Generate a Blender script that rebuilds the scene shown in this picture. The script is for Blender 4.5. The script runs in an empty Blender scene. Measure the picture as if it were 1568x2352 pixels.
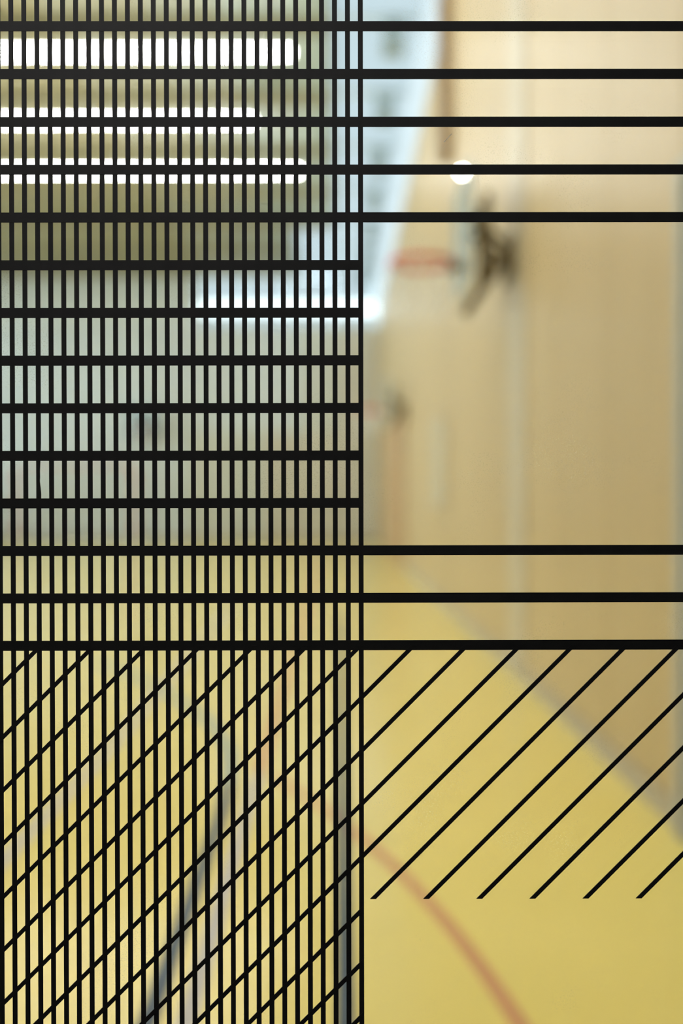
import bpy, math, random
from mathutils import Matrix, Vector
random.seed(7)
D = bpy.data
SC = bpy.context.scene
COL = SC.collection

# ------------------------------------------------------------------ camera
CAM_H = 1.25                 # lens height above the hall floor
GLASS = 0.80                 # distance from lens to the decorated glass
cam_d = D.cameras.new('camera'); cam = D.objects.new('camera', cam_d); COL.objects.link(cam)
cam_d.sensor_fit = 'VERTICAL'; cam_d.sensor_height = 36.0; cam_d.sensor_width = 24.0
cam_d.lens = 35.0
yaw, pit, roll = 0.0029705, 0.0083068, 0.0016125
f = Vector((math.sin(yaw) * math.cos(pit), math.cos(yaw) * math.cos(pit), -math.sin(pit)))
r = Vector((math.cos(yaw), -math.sin(yaw), 0)); u = r.cross(f)
r2 = r * math.cos(roll) - u * math.sin(roll); u2 = u * math.cos(roll) + r * math.sin(roll)
cam.matrix_world = Matrix((( r2.x, u2.x, -f.x, 0), (r2.y, u2.y, -f.y, 0), (r2.z, u2.z, -f.z, CAM_H), (0, 0, 0, 1)))
cam_d.clip_start = 0.02; cam_d.clip_end = 200
cam_d.dof.use_dof = True; cam_d.dof.focus_distance = GLASS; cam_d.dof.aperture_fstop = 1.85
SC.camera = cam

# ------------------------------------------------------------------ sky, exposure
SKY = 7.0
world = D.worlds.new('overcast'); SC.world = world; world.use_nodes = True
bg = world.node_tree.nodes['Background']
bg.inputs['Color'].default_value = (0.70, 0.86, 1.0, 1); bg.inputs['Strength'].default_value = SKY
TUBE = 33.0
vs = SC.view_settings
vs.view_transform = 'Standard'; vs.look = 'None'; vs.gamma = 1.0; vs.use_curve_mapping = False
vs.exposure = 0.19

cy = SC.cycles
cy.use_light_tree = False
cy.max_bounces = 6; cy.diffuse_bounces = 3; cy.glossy_bounces = 2; cy.transmission_bounces = 5; cy.transparent_max_bounces = 8

HALL_L, HALL_R, HALL_FAR, HALL_TOP = -14.0, 1.30, 34.0, 9.0
HALL_NEAR = 0.80
WOOD_TOP = 7.1

# window portals: they only help the renderer find the daylight in the openings
def portal(x, y, z, sx, sy, rot):
    l = D.lights.new('daylight_portal', 'AREA'); l.shape = 'RECTANGLE'; l.size = sx; l.size_y = sy
    l.cycles.is_portal = True
    o = D.objects.new('daylight_portal', l); COL.objects.link(o); o.location = (x, y, z); o.rotation_euler = rot
portal(HALL_R + 0.12, 17.5, 8.05, 1.7, 32.5, (0, math.radians(90), 0))
portal(HALL_L - 0.12, 18.75, 4.75, 7.5, 29.5, (0, math.radians(-90), 0))
portal(0.45, 17.0, HALL_TOP + 0.30, 1.7, 33.0, (0, 0, 0))
portal(-1.9, HALL_FAR + 0.22, 8.1, 5.9, 1.7, (math.radians(-90), 0, 0))

# ------------------------------------------------------------------ materials
def mat(name, col, rough=0.6, spec=0.5, metal=0.0, emit=None, estr=0.0, coat=0.0, coat_rough=0.2):
    m = D.materials.new(name); m.use_nodes = True
    b = m.node_tree.nodes['Principled BSDF']
    b.inputs['Base Color'].default_value = (*col, 1); b.inputs['Roughness'].default_value = rough
    b.inputs['Specular IOR Level'].default_value = spec; b.inputs['Metallic'].default_value = metal
    b.inputs['Coat Weight'].default_value = coat; b.inputs['Coat Roughness'].default_value = coat_rough
    if emit:
        b.inputs['Emission Color'].default_value = (*emit, 1); b.inputs['Emission Strength'].default_value = estr
    return m

def noisy(m, c1, c2, scale, stretch=(1, 1, 1), rand=0.0, detail=5.0):
    """two-tone grain on the base colour, with a slight tint per object"""
    nt = m.node_tree; b = nt.nodes['Principled BSDF']
    tc = nt.nodes.new('ShaderNodeTexCoord'); mp = nt.nodes.new('ShaderNodeMapping')
    mp.inputs['Scale'].default_value = stretch
    nz = nt.nodes.new('ShaderNodeTexNoise'); nz.inputs['Scale'].default_value = scale; nz.inputs['Detail'].default_value = detail
    rp = nt.nodes.new('ShaderNodeValToRGB')
    rp.color_ramp.elements[0].position = 0.3; rp.color_ramp.elements[1].position = 0.7
    rp.color_ramp.elements[0].color = (*c1, 1); rp.color_ramp.elements[1].color = (*c2, 1)
    nt.links.new(tc.outputs['Object'], mp.inputs['Vector']); nt.links.new(mp.outputs['Vector'], nz.inputs['Vector'])
    nt.links.new(nz.outputs['Fac'], rp.inputs['Fac'])
    if rand:
        oi = nt.nodes.new('ShaderNodeObjectInfo'); mr = nt.nodes.new('ShaderNodeMapRange')
        mr.inputs['To Min'].default_value = 1 - rand; mr.inputs['To Max'].default_value = 1 + rand
        hs = nt.nodes.new('ShaderNodeHueSaturation')
        nt.links.new(oi.outputs['Random'], mr.inputs['Value']); nt.links.new(mr.outputs['Result'], hs.inputs['Value'])
        nt.links.new(rp.outputs['Color'], hs.inputs['Color']); nt.links.new(hs.outputs['Color'], b.inputs['Base Color'])
    else:
        nt.links.new(rp.outputs['Color'], b.inputs['Base Color'])
    return m

M = {}
M['floor'] = noisy(mat('yellow_sports_floor', (.7, .55, .15), .35, .05), (.83, .635, .165), (.87, .665, .180), 1.5)
_fb = M['floor'].node_tree.nodes['Principled BSDF']      # clear sealer: faint straight down, strong at a glancing view
_fb.inputs['Coat Weight'].default_value = 1.0; _fb.inputs['Coat IOR'].default_value = 1.26; _fb.inputs['Coat Roughness'].default_value = .17
M['line_red'] = mat('red_line_paint', (.64, .30, .11), .45)
M['line_blue'] = mat('dark_blue_line_paint', (.02, .042, .062), .45)
M['line_lilac'] = mat('lilac_line_paint', (.52, .45, .40), .45)
M['line_green'] = mat('grey_green_line_paint', (.22, .30, .28), .45)
M['wood'] = noisy(mat('pale_lacquered_wood', (.5, .4, .2), .38, .40), (.44, .296, .128), (.485, .328, .148), 3.0, (6, 6, .35), .05)
M['wood_pale'] = noisy(mat('pale_grey_strip_panel', (.6, .5, .35), .38, .5), (.465, .355, .215), (.505, .39, .24), 3.0, (6, 6, .35))
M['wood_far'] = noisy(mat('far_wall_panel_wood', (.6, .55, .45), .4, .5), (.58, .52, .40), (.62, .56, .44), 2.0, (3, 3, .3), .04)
M['wood_far_pale'] = noisy(mat('far_wall_bleached_panel', (.6, .58, .5), .4, .5), (.58, .57, .48), (.62, .61, .52), 2.0, (3, 3, .3), .03)  # far wall colours step paler to the left for window daylight
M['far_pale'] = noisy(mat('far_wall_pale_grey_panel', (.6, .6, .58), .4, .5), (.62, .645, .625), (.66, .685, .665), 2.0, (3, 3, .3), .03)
M['plaster'] = noisy(mat('pale_grey_plaster', (.7, .72, .68), .7), (.68, .70, .66), (.72, .74, .70), 2.0)
M['white_wall'] = mat('white_wall_lining', (.80, .78, .72), .7)
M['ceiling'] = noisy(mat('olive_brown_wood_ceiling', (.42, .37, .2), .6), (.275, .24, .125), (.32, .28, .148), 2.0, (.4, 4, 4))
M['ceiling_mid'] = noisy(mat('grey_olive_ceiling_board', (.43, .4, .27), .5), (.31, .295, .20), (.35, .33, .23), 2.0, (.4, 4, 4))  # boards stepped from olive towards blue: rooflight spill put in the colour
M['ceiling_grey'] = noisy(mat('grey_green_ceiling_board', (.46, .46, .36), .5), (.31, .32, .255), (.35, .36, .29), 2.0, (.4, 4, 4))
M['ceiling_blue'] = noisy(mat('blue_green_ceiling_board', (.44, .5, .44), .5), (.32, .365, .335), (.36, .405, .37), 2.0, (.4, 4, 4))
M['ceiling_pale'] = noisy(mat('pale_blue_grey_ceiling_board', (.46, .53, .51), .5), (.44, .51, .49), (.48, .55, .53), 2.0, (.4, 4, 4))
M['beam'] = noisy(mat('brown_grey_beam', (.38, .34, .22), .6), (.26, .23, .13), (.31, .275, .16), 3.0, (.4, 4, 4))
M['base'] = mat('grey_brown_skirting', (.40, .31, .19), .5)
M['tube'] = mat('lit_tube', (1, 1, 1), .4, emit=(1.0, .99, .97), estr=TUBE)
M['lamp'] = mat('lit_bulb', (1, 1, 1), .4, emit=(1.0, .97, .86), estr=42.0)
M['white_metal'] = mat('white_painted_metal', (.75, .75, .73), .4)
M['win_frame'] = mat('grey_blue_window_frame', (.42, .50, .52), .5)
M['win_pale'] = mat('pale_grey_glazing_bar', (.62, .68, .68), .5)
M['motor_grey'] = mat('grey_green_motor_box', (.32, .37, .36), .5)
M['steel_dark'] = mat('dark_brown_steel', (.13, .09, .035), .6, .2)
M['rim_red'] = mat('red_orange_hoop_paint', (.56, .045, .02), .4)
M['net'] = mat('white_net_cord', (.8, .78, .74), .8)
M['door_grey'] = mat('blue_grey_door_paint', (.40, .35, .26), .5)
M['door_orange'] = noisy(mat('orange_brown_door_veneer', (.5, .25, .09), .5), (.38, .215, .085), (.44, .25, .10), 3.0, (6, 6, .4))
M['brown_post'] = noisy(mat('brown_timber', (.28, .18, .09), .5), (.25, .16, .08), (.31, .20, .10), 3.0, (6, 6, .4))
M['board_pale'] = mat('pale_green_grey_board', (.44, .345, .205), .5)
M['goal_red'] = mat('faded_red_goal_paint', (.60, .20, .15), .4)
M['goal_white'] = mat('white_goal_paint', (.8, .78, .76), .4)
M['black_vinyl'] = noisy(mat('matt_black_vinyl', (.006, .006, .006), .58, .33), (.007, .007, .0067), (.011, .011, .010), 60.0)
M['frame_black'] = mat('black_steel_frame', (.02, .02, .02), .5)
M['corridor'] = mat('dark_corridor_paint', (.18, .18, .18), .8)

def glass_mat(name, dust, tint=(.97, .985, .975)):
    m = D.materials.new(name); m.use_nodes = True; nt = m.node_tree
    for n in list(nt.nodes): nt.nodes.remove(n)
    out = nt.nodes.new('ShaderNodeOutputMaterial')
    tr = nt.nodes.new('ShaderNodeBsdfTransparent'); tr.inputs['Color'].default_value = (*tint, 1)
    gl = nt.nodes.new('ShaderNodeBsdfGlossy'); gl.inputs['Roughness'].default_value = .02
    fr = nt.nodes.new('ShaderNodeFresnel'); fr.inputs['IOR'].default_value = 1.45
    mx = nt.nodes.new('ShaderNodeMixShader')
    nt.links.new(fr.outputs[0], mx.inputs[0]); nt.links.new(tr.outputs[0], mx.inputs[1]); nt.links.new(gl.outputs[0], mx.inputs[2])
    last = mx
    if dust:
        # fine dust specks and short wipe marks that scatter light
        tc = nt.nodes.new('ShaderNodeTexCoord')
        n1 = nt.nodes.new('ShaderNodeTexNoise'); n1.inputs['Scale'].default_value = 900; n1.inputs['Detail'].default_value = 1
        n2 = nt.nodes.new('ShaderNodeTexNoise'); n2.inputs['Scale'].default_value = 11; n2.inputs['Detail'].default_value = 4
        r1 = nt.nodes.new('ShaderNodeMapRange'); r1.inputs['From Min'].default_value = .58; r1.inputs['From Max'].default_value = .72
        r1.inputs['To Max'].default_value = dust
        r2_ = nt.nodes.new('ShaderNodeMapRange'); r2_.inputs['From Min'].default_value = .54; r2_.inputs['From Max'].default_value = .64
        mu = nt.nodes.new('ShaderNodeMath'); mu.operation = 'MULTIPLY'
        tl = nt.nodes.new('ShaderNodeBsdfTranslucent'); tl.inputs['Color'].default_value = (.9, .9, .85, 1)
        m2 = nt.nodes.new('ShaderNodeMixShader')
        nt.links.new(tc.outputs['Object'], n1.inputs['Vector']); nt.links.new(tc.outputs['Object'], n2.inputs['Vector'])
        nt.links.new(n1.outputs['Fac'], r1.inputs['Value']); nt.links.new(n2.outputs['Fac'], r2_.inputs['Value'])
        nt.links.new(r1.outputs['Result'], mu.inputs[0]); nt.links.new(r2_.outputs['Result'], mu.inputs[1])
        nt.links.new(mu.outputs[0], m2.inputs[0]); nt.links.new(mx.outputs[0], m2.inputs[1]); nt.links.new(tl.outputs[0], m2.inputs[2])
        last = m2
    nt.links.new(last.outputs[0], out.inputs['Surface'])
    return m
M['glass'] = glass_mat('clear_dusty_glass', .17)
M['window_glass'] = glass_mat('clear_window_glass', 0)
M['tinted_glass'] = glass_mat('solar_tinted_glass', 0, (.62, .60, .57))

def opal_mat(name, c):
    m = D.materials.new(name); m.use_nodes = True; nt = m.node_tree
    nt.nodes.remove(nt.nodes['Principled BSDF']); t = nt.nodes.new('ShaderNodeBsdfTranslucent')
    t.inputs['Color'].default_value = (*c, 1)
    nt.links.new(t.outputs[0], nt.nodes['Material Output'].inputs['Surface']); return m
M['opal'] = opal_mat('opal_rooflight', (.35, .35, .34))
M['opal_bright'] = opal_mat('opal_clerestory', (.415, .405, .39))

def board_mat():
    m = D.materials.new('blue_grey_acrylic'); m.use_nodes = True; nt = m.node_tree
    b = nt.nodes['Principled BSDF']; b.inputs['Base Color'].default_value = (.50, .60, .62, 1); b.inputs['Roughness'].default_value = .15
    b.inputs['Alpha'].default_value = .36
    return m
M['acrylic'] = board_mat()

# ------------------------------------------------------------------ mesh helpers
class MB:
    def __init__(s): s.v = []; s.f = []
    def box(s, x0, x1, y0, y1, z0, z1):
        b = len(s.v)
        s.v += [(x0, y0, z0), (x1, y0, z0), (x1, y1, z0), (x0, y1, z0), (x0, y0, z1), (x1, y0, z1), (x1, y1, z1), (x0, y1, z1)]
        s.f += [tuple(b + i for i in q) for q in ((0, 3, 2, 1), (4, 5, 6, 7), (0, 1, 5, 4), (1, 2, 6, 5), (2, 3, 7, 6), (3, 0, 4, 7))]
        return s
    def prism(s, pts, lo, hi, axis):
        """polygon pts (a,b) extruded along axis: 'y' -> (a,*,b), 'z' -> (a,b,*)"""
        n = len(pts); b = len(s.v)
        for h in (lo, hi):
            for a, c in pts: s.v.append((a, h, c) if axis == 'y' else (a, c, h))
        s.f.append(tuple(b + i for i in range(n))); s.f.append(tuple(b + n + i for i in reversed(range(n))))
        for i in range(n):
            j = (i + 1) % n; s.f.append((b + i, b + n + i, b + n + j, b + j))
        return s
    def tube(s, pts, rad, n=8, closed=False):
        pts = [Vector(p) for p in pts]; L = len(pts); b = len(s.v)
        for i, p in enumerate(pts):
            if closed: t = pts[(i + 1) % L] - pts[i - 1]
            else: t = pts[min(i + 1, L - 1)] - pts[max(i - 1, 0)]
            t.normalize(); a = Vector((0, 0, 1)) if abs(t.z) < .9 else Vector((1, 0, 0))
            e1 = t.cross(a).normalized(); e2 = t.cross(e1)
            for k in range(n):
                w = 2 * math.pi * k / n; s.v.append(tuple(p + (e1 * math.cos(w) + e2 * math.sin(w)) * rad))
        for i in range(L if closed else L - 1):
            j = (i + 1) % L
            for k in range(n):
                q = (k + 1) % n; s.f.append((b + i * n + k, b + i * n + q, b + j * n + q, b + j * n + k))
        if not closed:
            s.f.append(tuple(b + k for k in reversed(range(n)))); s.f.append(tuple(b + (L - 1) * n + k for k in range(n)))
        return s
    def bar(s, p, q, w, d):
        """square bar from p to q, w along local y, d across"""
        p, q = Vector(p), Vector(q); t = (q - p).normalized(); y = Vector((0, 1, 0))
        if abs(t.dot(y)) > .9: y = Vector((1, 0, 0))
        e1 = (y - t * y.dot(t)).normalized() * w / 2; e2 = t.cross(e1).normalized() * d / 2; b = len(s.v)
        for c in (p, q):
            for a1, a2 in ((-1, -1), (1, -1), (1, 1), (-1, 1)): s.v.append(tuple(c + e1 * a1 + e2 * a2))
        s.f += [tuple(b + i for i in z) for z in ((0, 1, 2, 3), (7, 6, 5, 4), (0, 4, 5, 1), (1, 5, 6, 2), (2, 6, 7, 3), (3, 7, 4, 0))]
        return s
    def sphere(s, c, rad, n=16, m=10):
        b = len(s.v); c = Vector(c); s.v.append(tuple(c + Vector((0, 0, rad))))
        for i in range(1, m):
            for k in range(n):
                a = math.pi * i / m; w = 2 * math.pi * k / n
                s.v.append(tuple(c + Vector((math.sin(a) * math.cos(w), math.sin(a) * math.sin(w), math.cos(a))) * rad))
        s.v.append(tuple(c - Vector((0, 0, rad)))); e = len(s.v) - 1
        for k in range(n):
            q = (k + 1) % n; s.f.append((b, b + 1 + k, b + 1 + q)); s.f.append((e, e - n + q, e - n + k))
            for i in range(m - 2): s.f.append((b + 1 + i * n + k, b + 1 + (i + 1) * n + k, b + 1 + (i + 1) * n + q, b + 1 + i * n + q))
        return s
    def build(s, name, m, parent=None, off=(0, 0, 0), smooth=False):
        me = D.meshes.new(name)
        me.from_pydata([(a - off[0], b - off[1], c - off[2]) for a, b, c in s.v], [], s.f); me.update()
        import bmesh
        bm = bmesh.new(); bm.from_mesh(me); bmesh.ops.recalc_face_normals(bm, faces=bm.faces); bm.to_mesh(me); bm.free()
        if smooth:
            for p in me.polygons: p.use_smooth = True
        me.materials.append(M[m]); o = D.objects.new(name, me); COL.objects.link(o)
        if parent: o.parent = parent
        else: o.location = off
        return o

def empty(name, loc, rz=0.0):
    o = D.objects.new(name, None); COL.objects.link(o); o.location = loc; o.rotation_euler = (0, 0, rz); o.empty_display_size = .1
    return o
def tag(o, label, cat, group=None):
    o['label'] = label; o['category'] = cat
    if group: o['group'] = group
    return o
def struct(o, label=None):
    o['kind'] = 'structure'
    if label: o['label'] = label
    return o
def copy_tree(o, parent=None):
    c = o.copy(); COL.objects.link(c); c.parent = parent
    for ch in list(o.children): copy_tree(ch, c)
    return c

# ------------------------------------------------------------------ the hall: floor, walls, ceiling
floor = struct(MB().box(HALL_L, HALL_R, HALL_NEAR + .08, HALL_FAR, -.10, 0).build('floor', 'floor'), 'yellow sports hall floor with painted court lines')

wr = struct(MB().box(HALL_R + .02, HALL_R + .30, HALL_NEAR + .08, HALL_FAR, 0, WOOD_TOP).build('wall_right', 'wood'), 'tall pale wood panelled wall right of the hall')
edges = [.95, 2.28, 3.74, 4.80, 5.90, 6.90, 7.52, 8.70]
y = 8.70
while y + 1.2 < HALL_FAR - .3: y += 1.2; edges.append(y)
edges.append(HALL_FAR - .01)
for a, b in zip(edges[:-1], edges[1:]):
    pale = abs(a - 6.90) < .01
    MB().box(HALL_R - (.012 if pale else 0), HALL_R + .02, a + .006, b - .006, .10, WOOD_TOP - .02).build('wall_panel', 'wood_pale' if pale else 'wood', wr)
struct(MB().box(HALL_R - .02, HALL_R + .02, 3.80, HALL_FAR, 0, .10).build('baseboard_right', 'base'), 'grey brown skirting along the wood wall')
struct(MB().box(HALL_R - .005, HALL_R + .25, HALL_NEAR + .06, HALL_FAR, WOOD_TOP - .02, WOOD_TOP + .04).build('trim_1', 'wood_pale'))

wf = struct(MB().box(HALL_L, HALL_R + .3, HALL_FAR + .02, HALL_FAR + .3, 0, 7.3).build('wall_far', 'wood_far'), 'pale far end wall of the hall')
xs = [HALL_L + i * (HALL_R - HALL_L) / 12 for i in range(13)]
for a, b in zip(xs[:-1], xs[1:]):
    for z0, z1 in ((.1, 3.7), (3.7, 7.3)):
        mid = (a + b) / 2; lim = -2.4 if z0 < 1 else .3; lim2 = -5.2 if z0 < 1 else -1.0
        m_ = 'wood_far' if mid > lim else 'wood_far_pale' if mid > lim2 else 'far_pale'  # daylight fading to the right, painted as panel tones
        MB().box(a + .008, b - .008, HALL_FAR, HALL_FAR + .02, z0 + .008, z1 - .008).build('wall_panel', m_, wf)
MB().box(HALL_L, -4.85, HALL_FAR + .02, HALL_FAR + .3, 7.3, HALL_TOP).build('upper_panel', 'plaster', wf)
struct(MB().box(HALL_L, HALL_R, HALL_FAR - .02, HALL_FAR, 0, .10).build('baseboard_far', 'base'))

wl = struct(MB().box(HALL_L - .3, HALL_L, HALL_NEAR, HALL_FAR + .3, 0, 1.0).build('wall_left', 'plaster'), 'pale wall left of the hall below its windows')
MB().box(HALL_L - .3, HALL_L, HALL_NEAR, HALL_FAR + .3, 8.5, HALL_TOP).build('upper_wall', 'plaster', wl)
MB().box(HALL_L - .3, HALL_L, HALL_NEAR, 4, 1.0, 8.5).build('wall_pier', 'plaster', wl)
MB().box(HALL_L - .3, HALL_L, HALL_FAR - .5, HALL_FAR + .3, 1.0, 8.5).build('wall_pier', 'plaster', wl)

SKY_X = -.15
SKY_FAR = -1.3
BEAMS = [4.66, 7.51, 10.36, 13.21, 16.06, 18.91, 21.76, 24.61, 27.46, 30.31, 33.16]
ce = struct(MB().box(HALL_L - .3, SKY_X, HALL_NEAR - .3, 27.46, HALL_TOP + .03, HALL_TOP + .2).build('ceiling', 'ceiling'), 'olive brown timber ceiling with cross beams')
MB().box(HALL_L - .3, SKY_FAR, 27.46, HALL_FAR + .3, HALL_TOP + .03, HALL_TOP + .2).build('deck', 'ceiling', ce)
BANDS = [(HALL_L - .3, -9.0, 'ceiling'), (-9.0, -4.6, 'ceiling'), (-4.6, -3.0, 'ceiling_mid'), (-3.0, -1.9, 'ceiling_grey'), (-1.9, -.9, 'ceiling_blue'), (-.9, SKY_X, 'ceiling_pale')]  # bluish rooflight spill painted in steps across the boards
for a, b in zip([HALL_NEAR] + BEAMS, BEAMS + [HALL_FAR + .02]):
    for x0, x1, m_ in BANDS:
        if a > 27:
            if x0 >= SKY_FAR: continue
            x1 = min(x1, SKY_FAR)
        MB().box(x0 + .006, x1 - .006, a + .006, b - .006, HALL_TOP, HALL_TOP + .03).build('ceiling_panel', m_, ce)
for by in BEAMS:
    MB().box(HALL_L, SKY_FAR if by > 27.5 else SKY_X, by - .14, by + .14, 8.84, HALL_TOP).build('beam', 'beam', ce)

# opal rooflight along the right side of the ceiling
w4o = (.45, 17, HALL_TOP)
w4 = struct(empty('window_4', w4o), 'pale blue opal rooflight strip beside the wood wall')
rl = [HALL_NEAR - .3] + BEAMS + [HALL_FAR + .3]
for a, b in zip(rl[:-1], rl[1:]):
    MB().box(SKY_FAR if a > 27 else SKY_X, HALL_R + .3, a + .04, b - .04, HALL_TOP + .05, HALL_TOP + .07).build('pane', 'opal', w4, w4o)
for e in rl:
    MB().box(SKY_X, HALL_R + .3, e - .05, e + .05, HALL_TOP, HALL_TOP + .12).build('glazing_bar', 'win_pale', w4, w4o)
    if HALL_NEAR < e < HALL_FAR:
        MB().box(.72, 1.06, e - .22, e + .22, HALL_TOP - .50, HALL_TOP).build('vent_motor', 'motor_grey', w4, w4o)
MB().box(HALL_R + .02, HALL_R + .3, HALL_NEAR - .3, HALL_FAR + .3, HALL_TOP, HALL_TOP + .05).build('curb', 'win_frame', w4, w4o)
# clerestory glazing along the right wall, the far wall strip and the added band on the left wall
w1 = struct(empty('window_1', (HALL_R + .15, 17, WOOD_TOP)), 'bright clerestory glazing above the wood wall')
w1o = (HALL_R + .15, 17, WOOD_TOP)
ends = [HALL_NEAR] + BEAMS + [HALL_FAR]
for a, b in zip(ends[:-1], ends[1:]):
    MB().box(HALL_R + .02, HALL_R + .03, a + .008, b - .008, WOOD_TOP + .05, HALL_TOP - .01).build('pane', 'opal_bright', w1, w1o)
for e in ends:
    MB().box(HALL_R + .018, HALL_R + .032, e - .008, e + .008, WOOD_TOP + .04, HALL_TOP).build('mullion', 'win_frame', w1, w1o)

w2o = (-1.8, HALL_FAR + .15, 7.3)
w2 = struct(empty('window_2', w2o), 'bright high strip window in the far wall')
xs2 = [-4.85, -3.3, -1.75, -.2, HALL_R]
for a, b in zip(xs2[:-1], xs2[1:]):
    MB().box(a + .04, b - .04, HALL_FAR + .145, HALL_FAR + .155, 7.72, 8.15).build('pane', 'tinted_glass', w2, w2o)
    MB().box(a + .04, b - .04, HALL_FAR + .145, HALL_FAR + .155, 7.3, 7.68).build('pane', 'opal', w2, w2o)
for a, b in zip(xs2[:-1], xs2[1:]):
    MB().box(a + .04, b - .04, HALL_FAR + .145, HALL_FAR + .155, 8.19, HALL_TOP).build('pane', 'opal', w2, w2o)
for tz in (7.68, 8.15):
    MB().box(-4.85, HALL_R + .3, HALL_FAR + .10, HALL_FAR + .2, tz, tz + .04).build('transom', 'win_pale', w2, w2o)
for e in xs2:
    MB().box(e - .03, e + .03, HALL_FAR + .10, HALL_FAR + .2, 7.3, HALL_TOP).build('mullion', 'win_pale', w2, w2o)

w3o = (HALL_L - .15, 18.75, 1.0)  # unseen windows, sized to bring bluish daylight into the hall
w3 = struct(empty('window_3', w3o), 'wide window band in the left wall')
ys3 = [4 + i * 29.5 / 11 for i in range(12)]
for a, b in zip(ys3[:-1], ys3[1:]):
    MB().box(HALL_L - .155, HALL_L - .145, a + .05, b - .05, 1.05, 8.45).build('pane', 'window_glass', w3, w3o)
for e in ys3:
    MB().box(HALL_L - .22, HALL_L - .08, e - .05, e + .05, 1.0, 8.5).build('mullion', 'win_frame', w3, w3o)

# ------------------------------------------------------------------ near wall, corridor and the decorated glass
PX0, PX1, PZ0, PZ1 = -1.00, .90, .50, 2.02        # glass panel extents
wn = struct(MB().box(HALL_L, PX0 - .05, HALL_NEAR - .06, HALL_NEAR + .06, 0, HALL_TOP).build('wall_near', 'corridor'), 'near wall that holds the glass')
MB().box(PX1 + .05, HALL_R + .3, HALL_NEAR - .06, HALL_NEAR + .06, 0, HALL_TOP).build('wall_piece', 'corridor', wn, (0, 0, 0))
MB().box(PX0 - .05, PX1 + .05, HALL_NEAR - .06, HALL_NEAR + .06, 0, PZ0 - .05).build('wall_piece', 'corridor', wn)
MB().box(PX0 - .05, PX1 + .05, HALL_NEAR - .06, HALL_NEAR + .06, PZ1 + .05, HALL_TOP).build('wall_piece', 'corridor', wn)
for q in ((HALL_L, PX0 - .05, 0, HALL_TOP), (PX1 + .05, HALL_R + .02, 0, HALL_TOP), (PX0 - .05, PX1 + .05, 0, PZ0 - .05), (PX0 - .05, PX1 + .05, PZ1 + .05, HALL_TOP)):
    MB().box(q[0], q[1], HALL_NEAR + .06, HALL_NEAR + .08, q[2], q[3]).build('wall_lining', 'white_wall', wn)  # added pale lining, bounces light onto the near floor
CY0 = -2.2
cf = struct(MB().box(-3, HALL_R + .3, CY0, HALL_NEAR - .06, -.1, 0).build('floor_corridor', 'corridor'))
struct(MB().box(-3, HALL_R + .3, CY0, HALL_NEAR - .06, 2.7, 2.8).build('ceiling_corridor', 'corridor'))
struct(MB().box(-3, HALL_R + .3, CY0 - .1, CY0, -.1, 2.8).build('wall_back', 'corridor'))
struct(MB().box(-3.1, -3, CY0 - .1, HALL_NEAR - .06, -.1, 2.8).build('wall_corridor_left', 'corridor'))
struct(MB().box(HALL_R + .3, HALL_R + .4, CY0 - .1, HALL_NEAR - .06, -.1, 2.8).build('wall_corridor_right', 'corridor'))

go = (-.05, GLASS, PZ0)
gp = tag(empty('glass_panel', go), 'clear glass panel covered with a black vinyl lattice of lines', 'glass panel')
MB().box(PX0, PX1, GLASS, GLASS + .008, PZ0, PZ1).build('pane', 'glass', gp, go)
for q in ((PX0 - .05, PX0, PZ0 - .05, PZ1 + .05), (PX1, PX1 + .05, PZ0 - .05, PZ1 + .05), (PX0, PX1, PZ0 - .05, PZ0), (PX0, PX1, PZ1, PZ1 + .05)):
    MB().box(q[0], q[1], GLASS - .03, GLASS + .04, q[2], q[3]).build('frame_bar', 'frame_black', gp, go)

VX0, VP, VW = -.2611878, .01034323, .00396       # vertical strips: first centre, pitch, width
HZ0, HP, HW = CAM_H + .38206762, .03814352, .00806   # horizontal strips
DC0, DP, DW = -.1256, .04285, .00475             # diagonals x - z, pitch, horizontal width
edge_l = VX0 - 68 * VP - VW / 2
edge_r = VX0 + 27 * VP + VW / 2                  # right rim of the dense lattice
z_hi, z_lo = PZ1 - .02, PZ0 + .02
yA, yB, yC = GLASS - .0002, GLASS - .0004, GLASS - .0006
strip_v = MB().prism([(-VW / 2, z_lo), (VW / 2, z_lo), (VW / 2, z_hi), (-VW / 2, z_hi)], yA, GLASS, 'y').build('vertical_strip', 'black_vinyl', gp, (0, GLASS, PZ0))
vmesh = strip_v.data
for k in range(-68, 28):
    xc = VX0 + k * VP
    if k == 2:                                   # a strip with a nick in its right edge
        e = VW / 2
        zt = CAM_H + .0385
        pts = [(-e, z_lo), (e, z_lo), (e, zt - .030), (e - .0004, zt - .0255), (e - .0010, zt - .020), (e - .0008, zt - .017), (e - .0009, zt - .012), (e - .0004, zt - .002), (e, zt + .010), (e, z_hi), (-e, z_hi)]
        o = MB().prism(pts, yA, GLASS, 'y').build('vertical_strip', 'black_vinyl', gp, (0, GLASS, PZ0))
    elif k == -68: o = strip_v
    else:
        o = D.objects.new('vertical_strip', vmesh); COL.objects.link(o); o.parent = gp
    o.location = (xc - go[0], 0, 0)
for j in range(-9, 14):
    zc = HZ0 - j * HP
    if zc > z_hi - .005: continue
    x1 = edge_r if 5 <= j <= 10 else PX1 - .02
    MB().box(edge_l, x1, yB, GLASS, zc - HW / 2, zc + HW / 2).build('horizontal_strip', 'black_vinyl', gp, go)
z_top = HZ0 - 13 * HP
z_cut = CAM_H - .3186
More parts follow.
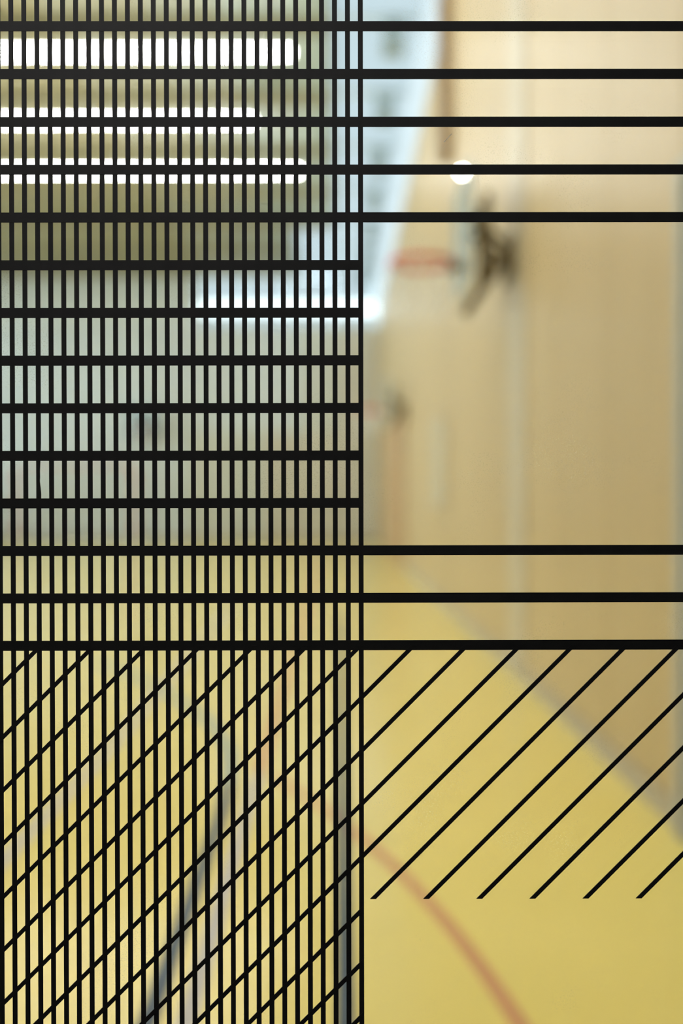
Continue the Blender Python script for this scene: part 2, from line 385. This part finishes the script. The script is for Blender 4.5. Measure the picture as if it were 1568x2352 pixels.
def diag(c, xa, xb, za, zb):
    """45 degree strip x - (z-CAM_H) = c clipped to a rectangle, with level or plumb ends"""
    h = DW / 2
    poly = [(c - h + (-2), CAM_H - 2), (c + h + (-2), CAM_H - 2), (c + h + 2, CAM_H + 2), (c - h + 2, CAM_H + 2)]
    def clip(P, fn):
        out = []
        for i in range(len(P)):
            a, b = P[i - 1], P[i]; fa, fb = fn(a), fn(b)
            if fa * fb < 0:
                t = fa / (fa - fb); out.append((a[0] + (b[0] - a[0]) * t, a[1] + (b[1] - a[1]) * t))
            if fb >= 0: out.append(b)
        return out
    for fn in (lambda p: p[0] - xa, lambda p: xb - p[0], lambda p: p[1] - za, lambda p: zb - p[1]):
        poly = clip(poly, fn)
        if len(poly) < 3: return
    if max(p[0] for p in poly) - min(p[0] for p in poly) < .006: return
    MB().prism(poly, yC, GLASS, 'y').build('diagonal_strip', 'black_vinyl', gp, go)
for n in range(-17, 30):
    c = DC0 + n * DP
    through = c < (edge_r - (z_cut - CAM_H)) - .004
    if through: diag(c, edge_l, PX1 - .02, z_lo, z_top)
    else:
        diag(c, edge_l, edge_r - .001, z_lo, z_top)
        diag(c, edge_r, PX1 - .02, z_cut, z_top)

h = MB().prism([(.0849, CAM_H + .2898), (.0853, CAM_H + .2896), (.0913, CAM_H + .2962), (.0910, CAM_H + .2964)], GLASS - .0001, GLASS, 'y').build('scratch', 'white_metal', gp, go)
h['label'] = 'fine pale scratch in the glass'

# added lamp behind the camera, up to the left, lifts the black strips
cl = tag(empty('corridor_lamp', (-.5, -.3, 2.7)), 'dim round lamp on the corridor ceiling behind the viewer', 'lamp')
clo = (-.5, -.3, 2.7)
MB().tube([(-.5, -.3, 2.66), (-.5, -.3, 2.70)], .34, 32).build('housing', 'white_metal', cl, clo)
M['corr_glow'] = mat('dim_diffuser', (1, 1, 1), .4, emit=(1, .97, .95), estr=14.0)
MB().tube([(-.5, -.3, 2.64), (-.5, -.3, 2.66)], .32, 20).build('diffuser', 'corr_glow', cl, clo)

# ------------------------------------------------------------------ ceiling tube lights
def tube_light(x1, yy, length, label, top=8.84):
    o0 = (x1 - length / 2, yy, top)
    t = tag(empty('tube_light', o0), label, 'ceiling light', 'linear tube lights under the beams')
    MB().box(x1 - length, x1, yy - .05, yy + .05, 8.54, 8.60).build('housing', 'white_metal', t, o0)
    MB().tube([(x1 - length + .02, yy, 8.50), (x1 - .02, yy, 8.50)], .042, 6).build('tube', 'tube', t, o0)
    for xx in (x1 - length, x1 - .03):
        MB().box(xx, xx + .03, yy - .045, yy + .045, 8.455, 8.545).build('end_cap', 'white_metal', t, o0)
    for xx in (x1 - length * .1, x1 - length * .5, x1 - length * .9):
        MB().box(xx - .03, xx + .03, yy - .02, yy + .02, 8.60, top).build('hanger', 'white_metal', t, o0)
    return t
tube_light(-.72, 16.06, 6.4, 'glowing white tube light under the beam, uppermost of three in view')
tube_light(-1.58, 18.91, 6.4, 'glowing white tube light under the beam, middle and shortest of three in view')
tube_light(-.79, 21.76, 8.0, 'glowing white tube light under the beam, lowest of three in view')
overhead = ('fifth', 'sixth', 'seventh', 'eighth', 'ninth', 'tenth', 'eleventh', 'twelfth')  # unseen rows, added to brighten the near floor and wood wall
for word, yy in zip(overhead, (13.21, 10.36, 8.93, 7.51, 6.08, 4.66, 3.2, 1.9)):
    tube_light(-.05, yy, 3.6, 'glowing tube light overhead out of view, %s row from the far wall' % word, 8.84 if yy in (13.21, 10.36, 7.51, 4.66) else HALL_TOP)

# ------------------------------------------------------------------ court lines (painted on the floor)
LZ = [0.0]
def court_line(pts, w, m, label):
    LZ[0] += .0006; z = LZ[0]
    P = [Vector((a, b, 0)) for a, b in pts]; mb = MB(); n = len(P); L = []; R = []
    for i in range(n):
        t = (P[min(i + 1, n - 1)] - P[max(i - 1, 0)]).normalized(); nn = Vector((-t.y, t.x, 0)) * w / 2
        L.append(P[i] + nn); R.append(P[i] - nn)
    for h in (.0, z):
        for p in L + R: mb.v.append((p.x, p.y, h))
    N = 2 * n
    for i in range(n - 1):
        mb.f.append((N + i, N + i + 1, N + n + i + 1, N + n + i))
        mb.f.append((i, n + i, n + i + 1, i + 1))
        mb.f.append((i, i + 1, N + i + 1, N + i)); mb.f.append((n + i, N + n + i, N + n + i + 1, n + i + 1))
    mb.f.append((0, N, N + n, n)); mb.f.append((n - 1, n + n - 1, N + n + n - 1, N + n - 1))
    o = mb.build('court_line', m, floor); o['label'] = label
    return o
def arc(cx, cy, R, a0, a1, n=48):
    return [(cx + R * math.cos(a0 + (a1 - a0) * i / n), cy + R * math.sin(a0 + (a1 - a0) * i / n)) for i in range(n + 1)]
court_line(arc(-5.9, 1.45, 6.4, math.radians(-5), math.radians(29.2)), .050, 'line_red', 'red curved line bending across the yellow floor')
court_line([(-.37, 4.62), (-.40, 24)], .055, 'line_red', 'red straight line running away to the far wall')
court_line([(-.365, 1.0), (-.375, 4.60)], .050, 'line_lilac', 'pale lilac straight line in the foreground')
court_line([(-1.19, 1.0), (-1.17, 5.0), (-1.3, 12)], .050, 'line_lilac', 'pale lilac line at the left')
court_line([(.015, 1.0), (.015, 11)], .045, 'line_blue', 'dark blue line straight ahead')
bl = [(-.463, 1.0), (-.463, 2.5), (-.470, 3.4), (-.476, 4.1), (-.490, 4.45), (-.525, 4.82), (-.58, 5.15), (-.73, 5.68), (-.96, 6.2), (-1.22, 6.75), (-1.52, 7.3), (-1.9, 7.8)]
court_line(bl[:5], .050, 'line_blue', 'dark blue line curving away, near part')
court_line(bl[4:], .050, 'line_green', 'grey green curved end of the blue line')

# ------------------------------------------------------------------ things on the walls
def hoop(name):
    """local x points out of the wall, z = 0 is the rim height"""
    h = empty(name, (0, 0, 0))
    MB().box(0, .025, -.22, .22, -.14, .16).build('wall_plate', 'steel_dark', h)
    for s in (-.16, .16):
        MB().bar((.02, s, .10), (.335, s, -.36), .06, .075).build('brace', 'steel_dark', h)
        MB().bar((.02, s, .06), (.335, s, .30), .05, .05).build('arm', 'steel_dark', h)
        MB().bar((.20, s, -.12), (.20, s, .48), .05, .05).build('strut', 'steel_dark', h)
    b = MB().box(.35, .37, -.45, .45, -.20, .62).build('backboard', 'acrylic', h)
    for q in ((-.45, -.43, -.20, .62), (.43, .45, -.20, .62), (-.43, .43, -.20, -.18), (-.43, .43, .60, .62)):
        MB().box(.345, .375, q[0], q[1], q[2], q[3]).build('board_edge', 'win_frame', b)
    MB().box(.37, .47, -.09, .09, -.05, -.01).build('rim_mount', 'steel_dark', h)
    MB().tube([(.68 + .225 * math.cos(a * math.pi / 20),   .225 * math.sin(a * math.pi / 20), 0) for a in range(40)], .022, 8, True).build('rim', 'rim_red', h, smooth=True)
    nm = MB()
    for k in range(12):
        for d in (1, -1):
            pts = []
            for i in range(7):
                t = i / 6; rr = .22 - .09 * t + .02 * t * t; a = 2 * math.pi * (k + d * i * .5) / 12
                pts.append((.68 + rr * math.cos(a), rr * math.sin(a), -.42 * t))
            nm.tube(pts, .004, 4)
    nm.build('net', 'net', h)
    return h
h1 = hoop('basketball_hoop'); h1.location = (HALL_R, 7.50, 3.06); h1.rotation_euler = (0, 0, math.pi)
h2 = copy_tree(h1); h2.location = (HALL_R, 19.4, 3.06)
h3 = copy_tree(h1); h3.location = (-6.55, HALL_FAR, 3.72); h3.rotation_euler = (0, 0, -math.pi / 2); h3.scale = (1, 1.35, 1.2)
tag(h1, 'nearer red rimmed basketball hoop bracketed to the wood wall', 'basketball hoop', 'basketball hoops')
tag(h2, 'farther red rimmed hoop on the wood wall above the orange brown door', 'basketball hoop', 'basketball hoops')
tag(h3, 'distant basketball hoop on the far end wall above the goal', 'basketball hoop', 'basketball hoops')
ball = MB().sphere((.375, .08, .650), .022, 10, 6).build('lamp_bulb', 'lamp', h1, smooth=True); ball['label'] = 'small glowing white bulb'  # small emissive sphere on top of the nearer backboard
MB().box(.365, .385, .07, .09, .62, .64).build('bulb_holder', 'steel_dark', h1)

tag(MB().box(HALL_R - .145, HALL_R - .001, 11.35, 11.62, 5.2, WOOD_TOP - .03).build('timber_post', 'brown_post', None, (HALL_R - .07, 11.5, 5.2)), 'brown timber post fixed high on the wood wall', 'post')

dr = struct(empty('door_1', (HALL_R, 3.0, 0)), 'blue grey door at the near end of the wood wall'); dro = (HALL_R, 3.0, 0)
MB().box(HALL_R - .025, HALL_R, 2.36, 3.66, 0, 2.44).build('door_leaf', 'door_grey', dr, dro)
MB().box(HALL_R - .04, HALL_R, 3.66, 3.74, 0, 2.52).build('door_frame', 'door_grey', dr, dro)
MB().box(HALL_R - .04, HALL_R, 2.28, 2.36, 0, 2.52).build('door_frame', 'door_grey', dr, dro)
MB().box(HALL_R - .04, HALL_R, 2.36, 3.66, 2.44, 2.52).build('door_frame', 'door_grey', dr, dro)
hd = MB().tube([(HALL_R - .03, 2.46, 1.05), (HALL_R - .075, 2.46, 1.05), (HALL_R - .075, 2.58, 1.05)], .01, 8).build('door_handle', 'white_metal', dr, dro)

d2o = (HALL_R, 23, 0)
d2 = struct(empty('door_2', d2o), 'orange brown double door below the farther hoop')
for a, b in ((19.6, 22.75), (22.81, 27.0)):
    MB().box(HALL_R - .05, HALL_R, a, b, .02, 3.1).build('door_leaf', 'door_orange', d2, d2o)
MB().box(HALL_R - .06, HALL_R, 19.48, 19.6, 0, 3.2).build('door_frame', 'door_orange', d2, d2o)
MB().box(HALL_R - .06, HALL_R, 27.0, 27.12, 0, 3.2).build('door_frame', 'door_orange', d2, d2o)
MB().box(HALL_R - .06, HALL_R, 19.6, 27.0, 3.1, 3.2).build('door_frame', 'door_orange', d2, d2o)

nbo = (HALL_R, 12.75, 1.22)
nb = tag(empty('notice_board', nbo), 'pale rectangular board hung on the wood wall beyond the nearer hoop', 'board')
MB().box(HALL_R - .025, HALL_R, 11.95, 13.55, 1.26, 2.30).build('board_face', 'board_pale', nb, nbo)
for q in ((11.90, 11.95, 1.21, 2.35), (13.55, 13.60, 1.21, 2.35), (11.95, 13.55, 1.21, 1.26), (11.95, 13.55, 2.30, 2.35)):
    MB().box(HALL_R - .035, HALL_R, q[0], q[1], q[2], q[3]).build('board_frame', 'wood_pale', nb, nbo)

# goal against the far wall
gx0, gx1, gy, gt = -10.65, -6.75, 33.0, 2.62
gl = tag(empty('goal', ((gx0 + gx1) / 2, gy, 0)), 'faded red and white goal frame standing before the far wall', 'goal')
gof = ((gx0 + gx1) / 2, gy, 0)
for gx in (gx0, gx1):
    for i in range(10):
        MB().box(gx - .07, gx + .07, gy - .07, gy + .07, i * gt / 10, (i + 1) * gt / 10).build('post_band', 'goal_red' if i % 3 else 'goal_white', gl, gof)
for i in range(15):
    a = gx0 + .05 + i * (gx1 - gx0 - .1) / 15
    MB().box(a, a + (gx1 - gx0 - .1) / 15, gy - .05, gy + .05, gt - .1, gt).build('crossbar_band', 'goal_red' if i % 3 else 'goal_white', gl, gof)
for gx in (gx0, gx1):
    MB().tube([(gx, gy + .05, gt - .05), (gx, gy + .45, gt - .3), (gx, gy + .85, .03), (gx, gy + .05, .03)], .02, 8).build('stay', 'white_metal', gl, gof)
MB().tube([(gx0, gy + .85, .03), (gx1, gy + .85, .03)], .02, 8).build('ground_bar', 'white_metal', gl, gof)
